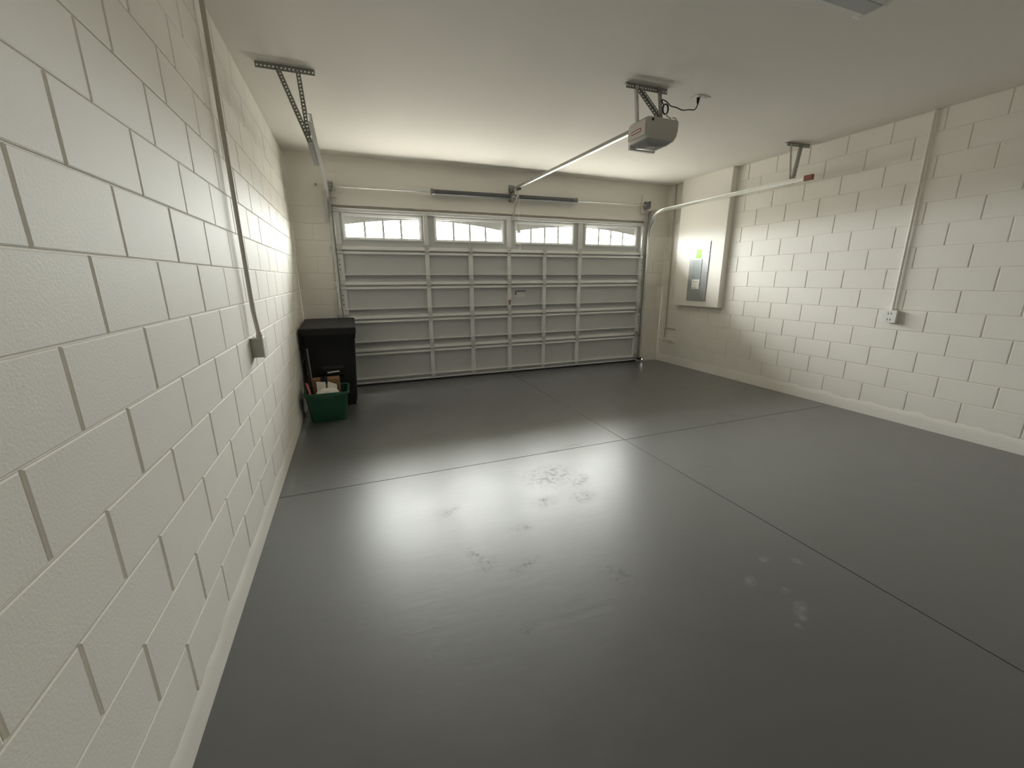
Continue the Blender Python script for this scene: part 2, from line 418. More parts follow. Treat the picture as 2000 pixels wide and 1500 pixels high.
# ---------------------------------------------------------------- garage door
door = thing('door_1', 'wide grey sectional garage door of ribbed steel with four arched windows', 'garage door', (2.925, 0.03, 0), kind='structure')
ZJ = [0.025, .483, .938, 1.394, 1.852, DZ]
STX = [(1.636, 1.694), (2.267, 2.329), (2.871, 2.930), (3.464, 3.521), (4.092, 4.153)]
ENDS = [(DX0 + .003, DX0 + .075), (DX1 - .072, DX1 - .003)]
WIN = [(.602, 1.600, 1.69), (1.800, 2.812, 1.69), (3.012, 4.000, 4.11), (4.222, 5.212, 4.11)]   # x0, x1, crown of the arch
GZ0, FZ0, FZ1 = 2.017, 1.995, 2.300
SK0, SK1 = 0.046, 0.058            # skin
def arch(x, xc): return 2.259 - .078 * (x - xc) ** 2

hinge_protos = {}
for si in range(5):
    zb, zt = ZJ[si] + .002, ZJ[si + 1] - .002
    m = MB()
    if si < 4:
        m.box(DX0, DX1, SK0, SK1, zb, zt).box(DX0, DX1, SK0 + .004, SK0 + .010, zt - .01, zt + .014)
        # raised long pan on the skin
        xs = [DX0 + .075] + [t for a in STX for t in a] + [DX1 - .072]
    else:
        m.box(DX0, DX1, SK0, SK1, zb, FZ0).box(DX0, DX1, SK0, SK1, FZ1, zt)
        edges = [DX0] + [t for w_ in WIN for t in w_[:2]] + [DX1]
        for k in range(0, len(edges), 2): m.box(edges[k], edges[k + 1], SK0, SK1, FZ0, FZ1)
    sec = m.build('section', M['door'], door)
    # bottom rail (bright strip), top rail
    r = MB()
    if si > 0:
        r.prism([(SK0, zb), (.004, zb), (.000, zb + .010), (.008, zb + .046), (SK0, zb + .054)], 0, DX0, DX1)
    else:
        r.prism([(SK0, zb), (.012, zb), (.010, zb + .022), (SK0, zb + .026)], 0, DX0, DX1)
    r.build('bottom_rail', M['rail'], sec)
    r = MB()
    if si < 4:
        r.prism([(SK0, zt - .014), (.014, zt - .014), (.014, zt - .032), (.002, zt - .036), (.002, zt - .047), (SK0, zt - .051)], 0, DX0, DX1)
    else:
        r.prism([(SK0, zt), (.002, zt), (.0, zt - .012), (.012, zt - .016), (.012, zt - .045), (SK0, zt - .05)], 0, DX0, DX1)
    r.build('top_rail', M['rail'], sec)
    # reinforcing strut: a thin shelf with a turned lip
    if si < 4:
        zs = ZJ[si] + (.148 if si else .078)
        p = [(SK0, zs), (-.010, zs), (-.010, zs - .011), (-.007, zs - .011), (-.007, zs - .003), (SK0, zs - .003)]
        MB().prism(p, 0, DX0 + .012, DX1 - .012).build('reinforcing_strut', M['rail'], sec)
        if si:
            for dz in (.118, .096):
                MB().prism([(SK0, ZJ[si] + dz), (.037, ZJ[si] + dz - .003), (.037, ZJ[si] + dz - .007), (SK0, ZJ[si] + dz - .010)], 0, DX0 + .075, DX1 - .072).build('pressed_rib', M['door'], sec)
    # stiles
    sts = STX if si < 4 else [STX[0], STX[2], STX[4]]
    for (a, b_) in sts:
        z0_ = zb + (.052 if si else .026); z1_ = zt - .048
        q = MB(); q.box(a, b_, .003, .005, z0_, z1_).box(a, a + .002, .005, SK0, z0_, z1_).box(b_ - .002, b_, .005, SK0, z0_, z1_)
        q.prism([(a + .018, .003), (a + .022, .0005), (a + .036, .0005), (a + .040, .003)], 2, z0_, z1_)
        q.build('stile', M['rail'], sec)
    for e, (a, b_) in enumerate(ENDS):
        q = MB(); z0_ = zb + (.054 if si else .028); z1_ = zt - .052
        q.box(a, b_, .002, .005, z0_, z1_).box(a, a + .003, .005, SK0, z0_, z1_).box(b_ - .003, b_, .005, SK0, z0_, z1_)
        q.build('end_stile', M['rail'], sec)
        if si < 4:
            hx = a + .020 if e == 0 else b_ - .020
            q = MB()
            for t in (.42, .55, .68):
                zz = zb + (zt - zb) * t + .02
                q.lathe([(0, .0075), (.0025, .0075)], (hx, .0022, zz), (0, -1, 0), 10)
            q.build('bolt_hole', M['black'], sec)
    if si == 0:
        MB().box(DX0, DX1, .008, SK1, 0.0, .024).build('rubber_seal', M['black'], sec)
    # hinges across the joint above this section
    if si < 4:
        for (a, b_) in STX:
            c = (a + b_) / 2; z = ZJ[si + 1]
            q = MB()
            q.prism([(c - .027, z + .004), (c + .027, z + .004), (c + .027, z + .045), (c + .022, z + .085), (c - .022, z + .085), (c - .027, z + .045)], 1, -.006, -.002)
            q.prism([(c - .029, z - .040), (c + .029, z - .040), (c + .029, z - .004), (c - .029, z - .004)], 1, -.005, -.0012)
            q.tube([(c - .031, -.009, z), (c + .031, -.009, z)], .0065, 8)
            for dx in (-.013, .013):
                for dz in (.03, .065, -.024): q.lathe([(0, .005), (.004, .004)], (c + dx, -.006, z + dz), (0, -1, 0), 6)
            q.build('hinge', M['galv'], sec)
        for e, (a, b_) in enumerate(ENDS):
            sg = -1 if e == 0 else 1; z = ZJ[si + 1]
            q = MB()
            q.box(a + .004, b_ - .004, -.005, -.001, z + .004, z + .075).box(a + .004, b_ - .004, -.005, -.001, z - .045, z - .004)
            q.tube([(a + .01, -.010, z), (b_ - .01, -.010, z)], .007, 8)
            xo = a if e == 0 else b_
            q.tube([(xo - sg * .03, -.022, z + .02), (xo + sg * .028, -.022, z + .02)], .0055, 8)
            q.lathe([(0, .021), (.006, .023), (.012, .021)], (xo + sg * .016, -.022, z + .02), (sg, 0, 0), 14)
            q.build('roller_hinge', M['galv'], sec)
top_section = sec
# bottom corner brackets and top brackets
for e, (a, b_) in enumerate(ENDS):
    q = MB().box(a + .002, b_ - .002, -.003, 0.001, .06, .15)
    xo = a if e == 0 else b_; sg = -1 if e == 0 else 1
    q.tube([(xo - sg * .02, -.02, .09), (xo + sg * .028, -.02, .09)], .0055, 8)
    q.build('bottom_bracket', M['galv'], door)
# windows in the top section
for (x0, x1, xc) in WIN:
    q = MB()
    for yy0, yy1, ins in ((.030, SK0, 0.0), (.038, .058, .014)):
        a, b_, c, d = x0 - .012 + ins, x1 + .012 - ins, FZ0 - .012 + ins, FZ1 + .012 - ins; t = .022
        q.cbox(a, a + t, yy0, yy1, c, d, .002).cbox(b_ - t, b_, yy0, yy1, c, d, .002).cbox(a + t, b_ - t, yy0, yy1, c, c + t, .002).cbox(a + t, b_ - t, yy0, yy1, d - t, d, .002)
    q.build('window_frame', M['window_frame'], top_section)
    g0, g1 = x0 + .027, x1 - .027
    n = 16; pts = [(g0 + (g1 - g0) * i / n, arch(g0 + (g1 - g0) * i / n, xc)) for i in range(n + 1)]
    q = MB()
    for i in range(n):          # insert above the arch, in short upright strips
        q.prism([pts[i], pts[i + 1], (pts[i + 1][0], FZ1), (pts[i][0], FZ1)], 1, .054, .062)
    q.box(x0, g0, .054, .062, FZ0, FZ1).box(g1, x1, .054, .062, FZ0, FZ1).box(g0, g1, .054, .062, FZ0, GZ0)
    q.build('arch_insert', M['window_frame'], top_section)
    for k in range(1, 4):
        xm = g0 + (g1 - g0) * k / 4
        MB().box(xm - .016, xm + .016, .048, .066, GZ0, arch(xm, xc)).build('muntin', M['window_frame'], top_section)
    for k in range(4):
        a, b_ = g0 + (g1 - g0) * k / 4 + .001, g0 + (g1 - g0) * (k + 1) / 4 - .001
        MB().prism([(a, GZ0), (b_, GZ0), (b_, arch(b_, xc)), ((a + b_) / 2, arch((a + b_) / 2, xc)), (a, arch(a, xc))], 1, .0565, .0595).build('pane', M['glass'], top_section)
    # daylight sampling portal in the opening
    ld = bpy.data.lights.new('window_portal', 'AREA'); ld.shape = 'RECTANGLE'; ld.size = g1 - g0; ld.size_y = .25
    ld.cycles.is_portal = True
    lo = bpy.data.objects.new('window_portal', ld); COL.objects.link(lo)
    lo.location = ((g0 + g1) / 2, .072, 2.138); lo.rotation_euler = (-PI / 2, 0, 0)
# stickers on the door
q = MB().box(2.999, 3.197, SK0 - .0012, SK0, 1.150, 1.300)
stk = q.build('warning_label', M['door'], top_section.parent, 'small printed label')
MB().box(3.005, 3.19, SK0 - .002, SK0 - .001, 1.278, 1.294).box(3.005, 3.03, SK0 - .002, SK0 - .001, 1.235, 1.268).build('print', M['ink'], stk)
q = MB()
for k in range(4): q.box(3.045 + k * .036, 3.057 + k * .036, SK0 - .002, SK0 - .001, 1.19, 1.262)
q.build('print', M['rail'], stk)
stk = MB().box(2.879, 2.922, -.001, .0005, 1.075, 1.195).build('warning_label', M['paper'], door, 'small red and dark tall label')
MB().box(2.883, 2.918, -.002, -.001, 1.082, 1.105).box(2.883, 2.918, -.002, -.001, 1.125, 1.148).box(2.883, 2.890, -.002, -.001, 1.082, 1.148).build('print', M['redink'], stk)
MB().box(2.905, 2.918, -.0025, -.001, 1.105, 1.165).build('print', M['ink'], stk)

# ---------------------------------------------------------------- tracks
def track(x, sg, yend, name, label):
    """sg: +1 flanges towards +x"""
    t = thing(name, label, 'door track', (x, -.03, 0))
    prof = [(.028 * sg, -.025), (0, -.025), (0, .025), (.028 * sg, .025), (.028 * sg, .019), (.025 * sg, .019), (.025 * sg, .022), (.003 * sg, .022), (.003 * sg, -.022), (.025 * sg, -.022), (.025 * sg, -.019), (.028 * sg, -.019)]
    def sweep(path):
        v = []; n = len(prof)
        for i, p in enumerate(path):
            d = Vector(path[min(i + 1, len(path) - 1)]) - Vector(path[max(i - 1, 0)]); d.normalize()
            nn = Vector((d[1], -d[0]))
            v += [(x + a, p[0] + b_ * nn[0], p[1] + b_ * nn[1]) for a, b_ in prof]
        fs = [(i * n + k, i * n + (k + 1) % n, (i + 1) * n + (k + 1) % n, (i + 1) * n + k) for i in range(len(path) - 1) for k in range(n)]
        fs += [tuple(range(n)), tuple(reversed(range((len(path) - 1) * n, len(path) * n)))]
        if sg < 0: fs = [tuple(reversed(q)) for q in fs]
        return MB().add(v, fs)
    yv, zh, R = -.032, 2.53, .36
    sweep([(yv, .02), (yv, zh - R)]).build('vertical_track', M['galv'], t)
    arc = [(yv - R + R * math.cos(a), zh - R + R * math.sin(a)) for a in [PI / 2 * i / 14 for i in range(15)]]
    sweep(arc + [(yend, zh)]).build('horizontal_track', M['galv'], t)
    # jamb brackets back to the wall
    for z in (.32, .98, 1.42, 1.86):
        q = MB().box(min(x, x - sg * .003), max(x, x - sg * .003), -.05, -.001, z - .03, z + .03)
        q.box(min(x, x - sg * .035), max(x, x - sg * .035), -.008, -.0045, z - .03, z + .03)
        q.lathe([(0, .011), (.006, .008)], (x - sg * .02, -.0075, z), (0, -1, 0), 8)
        q.build('jamb_bracket', M['galv'], t)
    # flag bracket plate
    q = MB().prism([(-.005, 2.16), (-.07, 2.16), (-.20, 2.44), (-.20, 2.56), (-.005, 2.56)], 0, x - sg * .006, x - sg * .002)
    q.box(min(x - sg * .002, x - sg * .05), max(x - sg * .002, x - sg * .05), -.008, -.0045, 2.18, 2.56)
    q.build('flag_bracket', M['galv'], t)
    return t
tl = track(.447, 1, -2.655, 'door_track', 'galvanised door track on the conduit side, its end hung from a V of perforated angle')
tr = track(5.405, -1, -2.66, 'door_track', 'galvanised door track passing in front of the breaker panel wall, with a red tipped end')
# hangers
def hanger(t, xa, xb, yc, x1, x2, x0, sg):
    MB().angle((xa, yc, H - .004), (xb, yc, H - .004), (0, 1, 0), (0, 0, -1), .036).build('ceiling_angle', M['galv_dark'], t)
    return t
hanger(tl, .129, .514, -2.262, 0, 0, 0, 1)
MB().perf((.252, -2.268, 2.955), (.425, -2.46, 2.43), (1, 0, 0), .032).perf((.252, -2.268, 2.955), (.425, -2.46, 2.43), (0, -1, 0), .012).build('hanger_strut', M['galv_dark'], t := tl)
MB().perf((.385, -2.268, 2.955), (.412, -2.33, 2.51), (1, 0, 0), .032).build('hanger_strut', M['galv_dark'], tl)
q = MB().bar((.424, -1.45, 2.512), (.424, -2.22, 2.512), .040, .003, (1, 0, 0)).bar((.444, -1.45, 2.53), (.444, -2.22, 2.53), .034, .003, (0, 0, 1)); q.build('track_stiffener', M['galv_dark'], tl)
MB().angle((5.412, -2.33, H - .004), (5.752, -2.355, H - .004), (0, 1, 0), (0, 0, -1), .036).build('ceiling_angle', M['galv_dark'], tr)
MB().bar((5.46, -2.34, 2.955), (5.428, -2.42, 2.515), .030, .003, (1, 0, 0)).build('hanger_strut', M['galv'], tr)
MB().perf((5.60, -2.355, 2.955), (5.425, -2.44, 2.52), (1, 0, 0), .034).perf((5.60, -2.355, 2.955), (5.425, -2.44, 2.52), (0, 1, 0), .020).build('hanger_strut', M['galv_dark'], tr)
MB().box(5.376, 5.408, -2.70, -2.61, 2.503, 2.557).build('painted_tip', M['redtip'], tr, 'dark red end of the track')

# ---------------------------------------------------------------- torsion spring over the door
ty, tz0, tz1 = -.085, 2.603, 2.636
def tz(x): return tz0 + (tz1 - tz0) * (x - .5) / 4.74
ts = thing('torsion_spring', 'dark torsion spring on a thin shaft above the door windows', 'torsion spring', (2.92, ty, 2.62))
MB().tube([(.44, ty, tz(.44)), (5.36, ty, tz(5.36))], .0125, 12).build('shaft', M['galv'], ts)
for (xa, xb) in ((1.775, 2.895), (2.965, 3.945)):
    q = MB(); turns = int((xb - xa) / .0085); prof = []
    for i in range(turns):
        x = i * .0085; prof += [(x, .029), (x + .0022, .0335), (x + .0062, .0335)]
    prof.append((xb - xa, .029))
    d = Vector((xb - xa, 0, tz(xb) - tz(xa)))
    q.lathe(prof, (xa, ty, tz(xa)), d, 16); q.build('spring', M['spring'], ts)
    xc_ = xa if xa < 2.5 else xb; sg = -1 if xa < 2.5 else 1
    MB().lathe([(0, .041), (.02, .041), (.028, .036), (.06, .030)], (xc_ + sg * .03, ty, tz(xc_)), (-sg, 0, 0), 16).build('winding_cone', M['spring'], ts)
MB().box(2.905, 2.955, -.09, -.001, tz(2.93) - .055, tz(2.93) + .055).box(2.895, 2.965, -.006, -.001, tz(2.93) - .06, tz(2.93) + .03).build('centre_bracket', M['galv_dark'], ts)
for e, x in enumerate((.50, 5.285)):
    sg = 1 if e == 0 else -1
    MB().lathe([(0, .05), (.006, .052), (.01, .045), (.045, .042), (.05, .052), (.056, .05)], (x - .028, ty, tz(x)), (1, 0, 0), 22).build('cable_drum', M['spring'] if e else M['galv_dark'], ts)
    xb_ = x - sg * .048
    MB().box(xb_ - .0025, xb_ + .0025, ty - .05, -.03, tz(x) - .06, tz(x) + .06).box(min(xb_, xb_ + sg * .06), max(xb_, xb_ + sg * .06), -.034, -.029, tz(x) - .07, tz(x) + .07).build('bearing_plate', M['galv'], ts)
    MB().cbox(x - .045, x + .06, -.029, -.0005, tz(x) - .12, tz(x) + .17, .003).build('mounting_pad', M['wall'], ts)
    MB().tube([(x + sg * .002, -.03, tz(x) - .02), (x + sg * .002, -.028, .12)], .002, 6).build('lift_cable', M['galv'], ts)
MB().tube([(.33, -.0, 2.617), (.33, -.05, 2.617)], .012, 8).build('shaft_stop', M['galv_dark'], ts)

# ---------------------------------------------------------------- garage door opener
op = thing('garage_door_opener', 'grey garage door opener hanging from perforated angles with a long rail', 'door opener', (2.94, -3.08, 2.5))
OX0, OX1, OY0, OY1, OZ0, OZ1 = 2.79, 3.09, -3.205, -2.965, 2.505, 2.648
# housing: rounded corners seen from above, slightly tapering downwards
def rrect(x0, x1, y0, y1, r, n=5):
    out = []
    for cx, cy, a0 in ((x1 - r, y1 - r, 0), (x0 + r, y1 - r, PI / 2), (x0 + r, y0 + r, PI), (x1 - r, y0 + r, 1.5 * PI)):
        out += [(cx + r * math.cos(a0 + PI / 2 * i / n), cy + r * math.sin(a0 + PI / 2 * i / n)) for i in range(n + 1)]
    return out
def loft(rings, cap0=True, cap1=True, smooth=True):
    n = len(rings[0]); v = [p for r_ in rings for p in r_]
    fs = [(i * n + k, i * n + (k + 1) % n, (i + 1) * n + (k + 1) % n, (i + 1) * n + k) for i in range(len(rings) - 1) for k in range(n)]
    m = MB(); m.add(v, fs, smooth)
    if cap0: m.add(rings[0], [tuple(reversed(range(n)))])
    if cap1: m.add(rings[-1], [tuple(range(n))])
    return m
def ring(x0, x1, y0, y1, r, z): return [(a, b_, z) for a, b_ in rrect(x0, x1, y0, y1, r)]
loft([ring(OX0 + .012, OX1 - .022, OY0 + .02, OY1 - .01, .02, OZ0), ring(OX0 + .004, OX1 - .008, OY0 + .006, OY1, .022, OZ0 + .03), ring(OX0, OX1, OY0, OY1, .025, OZ0 + .07), ring(OX0, OX1, OY0, OY1, .025, OZ1 - .01), ring(OX0 + .01, OX1 - .01, OY0 + .01, OY1 - .01, .02, OZ1)]).build('housing', M['grey_plastic'], op)
MB().box(OX0 - .004, OX0 + .002, OY0 + .022, OY1 - .012, OZ0 + .022, OZ1 - .018).build('side_panel', M['opener_light'], op)
bdg = MB().box(OX0 - .0055, OX0 - .003, OY0 + .07, OY1 - .055, 2.558, 2.584).build('badge', M['redink'], op, 'small dark red outlined badge')
MB().box(OX0 - .0062, OX0 - .0054, OY0 + .074, OY1 - .06, 2.563, 2.578).build('badge_field', M['opener_light'], bdg)
loft([ring(OX0 + .10, OX1 - .10, OY0 + .08, OY1 - .07, .02, OZ0 - .034), ring(OX0 + .05, OX1 - .06, OY0 + .04, OY1 - .03, .022, OZ0 - .026), ring(OX0 + .018, OX1 - .03, OY0 + .024, OY1 - .012, .022, OZ0 - .004), ring(OX0 + .016, OX1 - .028, OY0 + .022, OY1 - .012, .022, OZ0 + .006)]).build('light_lens', M['lens'], op)
MB().box(OX0 + .02, OX1 - .03, OY1 - .008, OY1 + .012, OZ0 - .03, OZ0 + .10).build('front_flange', M['white'], op)
MB().lathe([(0, .011), (.003, .011)], (OX0 + .045, OY0 + .0005, OZ1 - .022), (0, -1, 0), 10).build('screw_boss', M['black'], op)
MB().bar((2.935, -2.99, 2.668), (2.935, -.03, 2.727), .012, .032, (1, 0, 0)).build('rail', M['galv_dark'], op)
MB().bar((2.935, -2.99, 2.650), (2.935, -.03, 2.709), .032, .004, (1, 0, 0)).build('rail_flange', M['galv'], op, 'bright lower flange')
MB().box(2.905, 2.965, -.06, -.001, 2.69, 2.75).box(2.89, 2.98, -.006, -.001, 2.68, 2.79).build('header_bracket', M['galv_dark'], op)
MB().cbox(2.915, 2.955, -.33, -.24, 2.672, 2.700, .004).build('trolley', M['black'], op)
q = MB().bar((2.94, -.28, 2.685), (2.952, -.10, 2.50), .022, .004, (1, 0, 0)).bar((2.955, -.13, 2.53), (2.955, -.012, 2.345), .022, .004, (1, 0, 0))
q.build('door_arm', M['galv'], op)
MB().box(2.935, 2.975, -.03, -.001, 2.31, 2.37).build('arm_bracket', M['galv'], op)
MB().angle((2.787, -2.912, H - .004), (3.183, -2.918, H - .004), (0, 1, 0), (0, 0, -1), .036).build('ceiling_angle', M['galv_dark'], op)
MB().bar((2.876, -2.915, 2.955), (2.850, -3.00, 2.64), .022, .024, (1, 0, 0)).build('hanger_strut', M['galv'], op)
MB().perf((3.085, -2.92, 2.965), (3.05, -3.02, 2.64), (1, 0, 0), .034).perf((3.085, -2.92, 2.965), (3.05, -3.02, 2.64), (0, -1, 0), .022).build('hanger_strut', M['galv_dark'], op)
MB().perf((2.905, -2.93, 2.935), (3.045, -3.03, 2.71), (-.5, 0, -.5), .032).perf((2.905, -2.93, 2.935), (3.045, -3.03, 2.71), (0, -1, 0), .026).build('brace', M['galv_dark'], op)
MB().box(OX0 + .03, OX1 - .03, -3.03, -3.0, OZ1 - .004, OZ1 + .006).build('mounting_strap', M['galv_dark'], op)
# coiled supply cord tied to the strut
q = MB(); pts = []
for i in range(90):
    a = i * 2 * PI / 15; pts.append((3.078 + .026 * math.sin(a), -3.03 - .010 + .004 * math.sin(i * .37), 2.775 + .036 * math.cos(a)))
q.tube(pts, .0042, 6); q.build('coiled_cord', M['black'], op)
cp = [(3.07, -3.03, 2.80), (3.10, -2.96, 2.865), (3.151, -2.91, 2.895), (3.205, -2.9, 2.888), (3.245, -2.9, 2.865), (3.299, -2.9, 2.862), (3.371, -2.9, 2.850), (3.44, -2.9, 2.862), (3.496, -2.9, 2.868), (3.525, -2.895, 2.895), (3.533, -2.895, 2.925)]
def smooth_path(pts, n=5):
    P = [Vector(p) for p in pts]; out = []
    for i in range(len(P) - 1):
        p0, p1, p2, p3 = P[max(i - 1, 0)], P[i], P[i + 1], P[min(i + 2, len(P) - 1)]
        for k in range(n):
            t = k / n
            out.append(.5 * ((2 * p1) + (p2 - p0) * t + (2 * p0 - 5 * p1 + 4 * p2 - p3) * t * t + (3 * p1 - p0 - 3 * p2 + p3) * t ** 3))
    return out + [P[-1]]
MB().tube(smooth_path(cp), .0042, 8).build('power_cord', M['black'], op)
MB().lathe([(0, .006), (.02, .011), (.045, .014), (.052, .014)], (3.533, -2.895, 2.915), (0, 0, 1), 10).build('plug', M['black'], op)
MB().tube(smooth_path([(3.08, -3.04, 2.74), (3.10, -3.08, 2.70), (3.09, -3.12, 2.69), (3.085, -3.16, 2.67), (3.06, -3.195, 2.645)]), .005, 8).build('supply_lead', M['grey_plastic'], op)
# ceiling outlet
ol = thing('ceiling_outlet', 'small white outlet plate on the ceiling taking the black plug of the opener', 'outlet', (3.56, -2.885, H))
MB().cbox(3.49, 3.635, -2.93, -2.84, H - .006, H + .001, .002).build('cover_plate', M['white'], ol)
MB().box(3.512, 3.552, -2.912, -2.872, H - .0085, H - .005).build('socket', M['white'], ol)
MB().box(3.575, 3.615, -2.912, -2.872, H - .0085, H - .005).build('socket', M['white'], ol)

# emergency release cord
rc = thing('release_cord', 'thin white pull cord with a small tag hanging in front of a door window', 'pull cord', (2.945, -.29, 2.67))
MB().tube([(2.937, -.285, 2.668), (2.938, -.29, 2.3), (2.955, -.292, 1.90)], .0022, 6).build('cord', M['white'], rc)
MB().lathe([(0, .004), (.012, .009), (.03, .010), (.036, .005)], (2.956, -.292, 1.868), (0, 0, 1), 10).build('knob', M['white'], rc)
MB().bar((2.925, -.296, 2.225), (2.933, -.296, 2.105), .055, .0012, (1, 0, 0)).build('tag', M['paper'], rc)

# ---------------------------------------------------------------- ceiling light fixture (edge of it in frame)
fx = thing('ceiling_light', 'white wraparound ceiling light, switched off, above the middle of the floor', 'ceiling light', (2.82, -4.24, H))
MB().cbox(2.20, 3.44, -4.33, -4.155, H - .03, H + .001, .003).build('base_pan', M['white'], fx)
prof = [(-4.345, H - .022), (-4.335, H - .055), (-4.305, H - .080), (-4.18, H - .080), (-4.15, H - .055), (-4.14, H - .022)]
MB().prism(prof, 0, 2.215, 3.425).build('diffuser', M['white'], fx)
MB().box(2.225, 3.415, -4.30, -4.215, H - .0835, H - .079).build('shaded_lens_panel', M['lens'], fx, 'grey lens along the underside with its shade put into the colour')  # darker strip puts the underside's shade into the lens colour
for xa in (2.19, 3.425):
    p2 = [(-4.352, H - .001), (-4.340, H - .060), (-4.308, H - .086), (-4.177, H - .086), (-4.145, H - .060), (-4.133, H - .001)]
    MB().prism(p2, 0, xa, xa + .025).build('end_cap', M['white'], fx)

# ---------------------------------------------------------------- surface conduits
c1 = thing('wall_conduit', 'grey painted conduit dropping from the ceiling to a grey box on the near block wall', 'conduit', (0, -3.075, 1.0))
MB().tube([(.030, -3.085, H - .002), (.030, -3.075, 2.2), (.034, -3.07, 1.30), (.046, -3.07, 1.14)], .0125, 12).build('conduit', M['conduit'], c1)
MB().cbox(.001, .066, -3.115, -3.035, 1.005, 1.125, .003).build('outlet_box', M['box_and_shadow_grey'], c1)
MB().cbox(.066, .072, -3.12, -3.03, 1.0, 1.13, .002).build('cover_plate', M['white'], c1)
MB().lathe([(0, .017), (.022, .017), (.024, .0145), (.035, .0145)], (.046, -3.07, 1.122), (0, 0, 1), 12).build('connector', M['conduit'], c1)
c2 = thing('wall_conduit', 'white painted conduit dropping to a small outlet box on the breaker panel wall', 'conduit', (W, -3.465, 1.0))
MB().tube([(W - .022, -3.458, H - .002), (W - .022, -3.470, 1.14)], .0125, 12).build('conduit', M['conduit_white'], c2)
MB().cbox(W - .05, W - .001, -3.525, -3.415, 1.022, 1.142, .004).build('outlet_box', M['conduit_white'], c2)
MB().cbox(W - .056, W - .05, -3.53, -3.41, 1.018, 1.146, .002).build('cover_plate', M['white'], c2)
for dz in (.03, -.03):
    MB().box(W - .0575, W - .0555, -3.488, -3.482, 1.082 + dz - .010, 1.082 + dz + .010).box(W - .0575, W - .0555, -3.463, -3.457, 1.082 + dz - .010, 1.082 + dz + .010).build('socket_slot', M['ink'], c2)
MB().lathe([(0, .018), (.02, .018), (.022, .0145), (.03, .0145)], (W - .022, -3.47, 1.14), (0, 0, 1), 12).build('connector', M['conduit_white'], c2)
c3 = thing('corner_conduit', 'thin painted pipe in the corner beside the breaker panel, ending at a low wall frame', 'conduit', (W, -.16, .4))
MB().tube([(W - .014, -.150, H - .002), (W - .014, -.185, 1.05), (W - .014, -.19, .62)], .011, 10).build('conduit', M['conduit'], c3)
MB().cbox(W - .014, W - .001, -.425, -.165, .598, .616, .003).build('shadow_line_bar', M['box_and_shadow_grey'], c3, 'grey upper bar drawn as a shadow line')  # this bar and the next paint the dark shadow edges of a recess
MB().cbox(W - .014, W - .001, -.187, -.165, .425, .60, .003).build('shadow_line_bar', M['box_and_shadow_grey'], c3, 'grey upright bar drawn as a shadow line')
MB().cbox(W - .045, W - .001, -.435, -.155, .396, .430, .004).build('ledge', M['conduit_white'], c3)

# ---------------------------------------------------------------- breaker panel on its boxed chase
ch = MB().cbox(W - .10, W + .01, -1.340, -.400, 1.035, H + .01, .004).build('wall_chase', M['wall'])
tag(ch, 'white boxed wall bump from ceiling to waist height around the breaker panel', 'wall chase', kind='structure')
bp_ = thing('breaker_panel', 'tall grey breaker panel cover with a lime green sticker', 'breaker panel', (W - .10, -.90, 1.56))
PX, PY0, PY1, PZ0, PZ1 = W - .10, -.712, -1.096, 1.120, 2.012
def pu(u): return PY0 + (PY1 - PY0) * u
def pv(v): return PZ1 + (PZ0 - PZ1) * v
def pbox(m, u0, u1, v0, v1, d0, d1, c=None):
    a = (PX - d1, PX - d0, pu(u1), pu(u0), pv(v1), pv(v0))
    return m.cbox(*a, c) if c else m.box(*a)
pbox(MB(), 0, 1, 0, 1, -.004, .012, .003).build('cover', M['panel'], bp_)
dr = pbox(MB(), .18, .68, .30, .74, .010, .0175, .0025).build('panel_door', M['panel_door'], bp_)
pbox(MB(), .205, .675, .285, .304, .012, .024, .003).build('latch_bar', M['white'], dr, 'white latch bar')
MB().lathe([(0, .008), (.003, .008)], (PX - .017, pu(.31), pv(.585)), (-1, 0, 0), 10).build('keyhole', M['black'], dr)
pbox(MB(), .33, .62, .125, .270, .011, .0135).build('sticker', M['lime'], bp_, 'lime green sticker')
lb = pbox(MB(), .25, .64, .63, .795, .016, .0188).build('paper_label', M['paper'], bp_, 'white printed paper label')
q = MB()
for k, (v, u1) in enumerate(((.65, .40), (.665, .58), (.673, .56), (.70, .42), (.73, .50), (.765, .46), (.775, .55))):
    pbox(q, .29, u1, v, v + .004, .0185, .0192)
q.build('print', M['ink'], lb)
for (u, v) in ((.06, .03), (.94, .03), (.05, .49), (.95, .49), (.05, .97), (.94, .97)):
    MB().lathe([(0, .008), (.003, .006)], (PX - .012, pu(u), pv(v)), (-1, 0, 0), 10).build('screw', M['galv'], bp_)

# ---------------------------------------------------------------- door safety sensor
ss = thing('safety_sensor', 'black photo eye sensor with a lit lamp beside the foot of the garage door', 'sensor', (5.40, -.10, .06))
MB().box(5.355, 5.40, -.075, -.072, .05, .075).box(5.355, 5.358, -.075, -.03, .05, .075).build('bracket', M['black'], ss)
MB().lathe([(0, .018), (.004, .022), (.03, .022), (.04, .014)], (5.385, -.085, .062), (1, 0, 0), 12).build('body', M['black'], ss)
MB().lathe([(0, .0065), (.004, .0062), (.007, .003)], (5.408, -.106, .060), (0, -1, 0), 10).build('lamp', M['led'], ss)
MB().tube(smooth_path([(5.34, -.05, .06), (5.30, -.055, .075), (5.27, -.05, .06), (5.24, -.05, .07)]), .004, 6).build('cable', M['black'], ss)

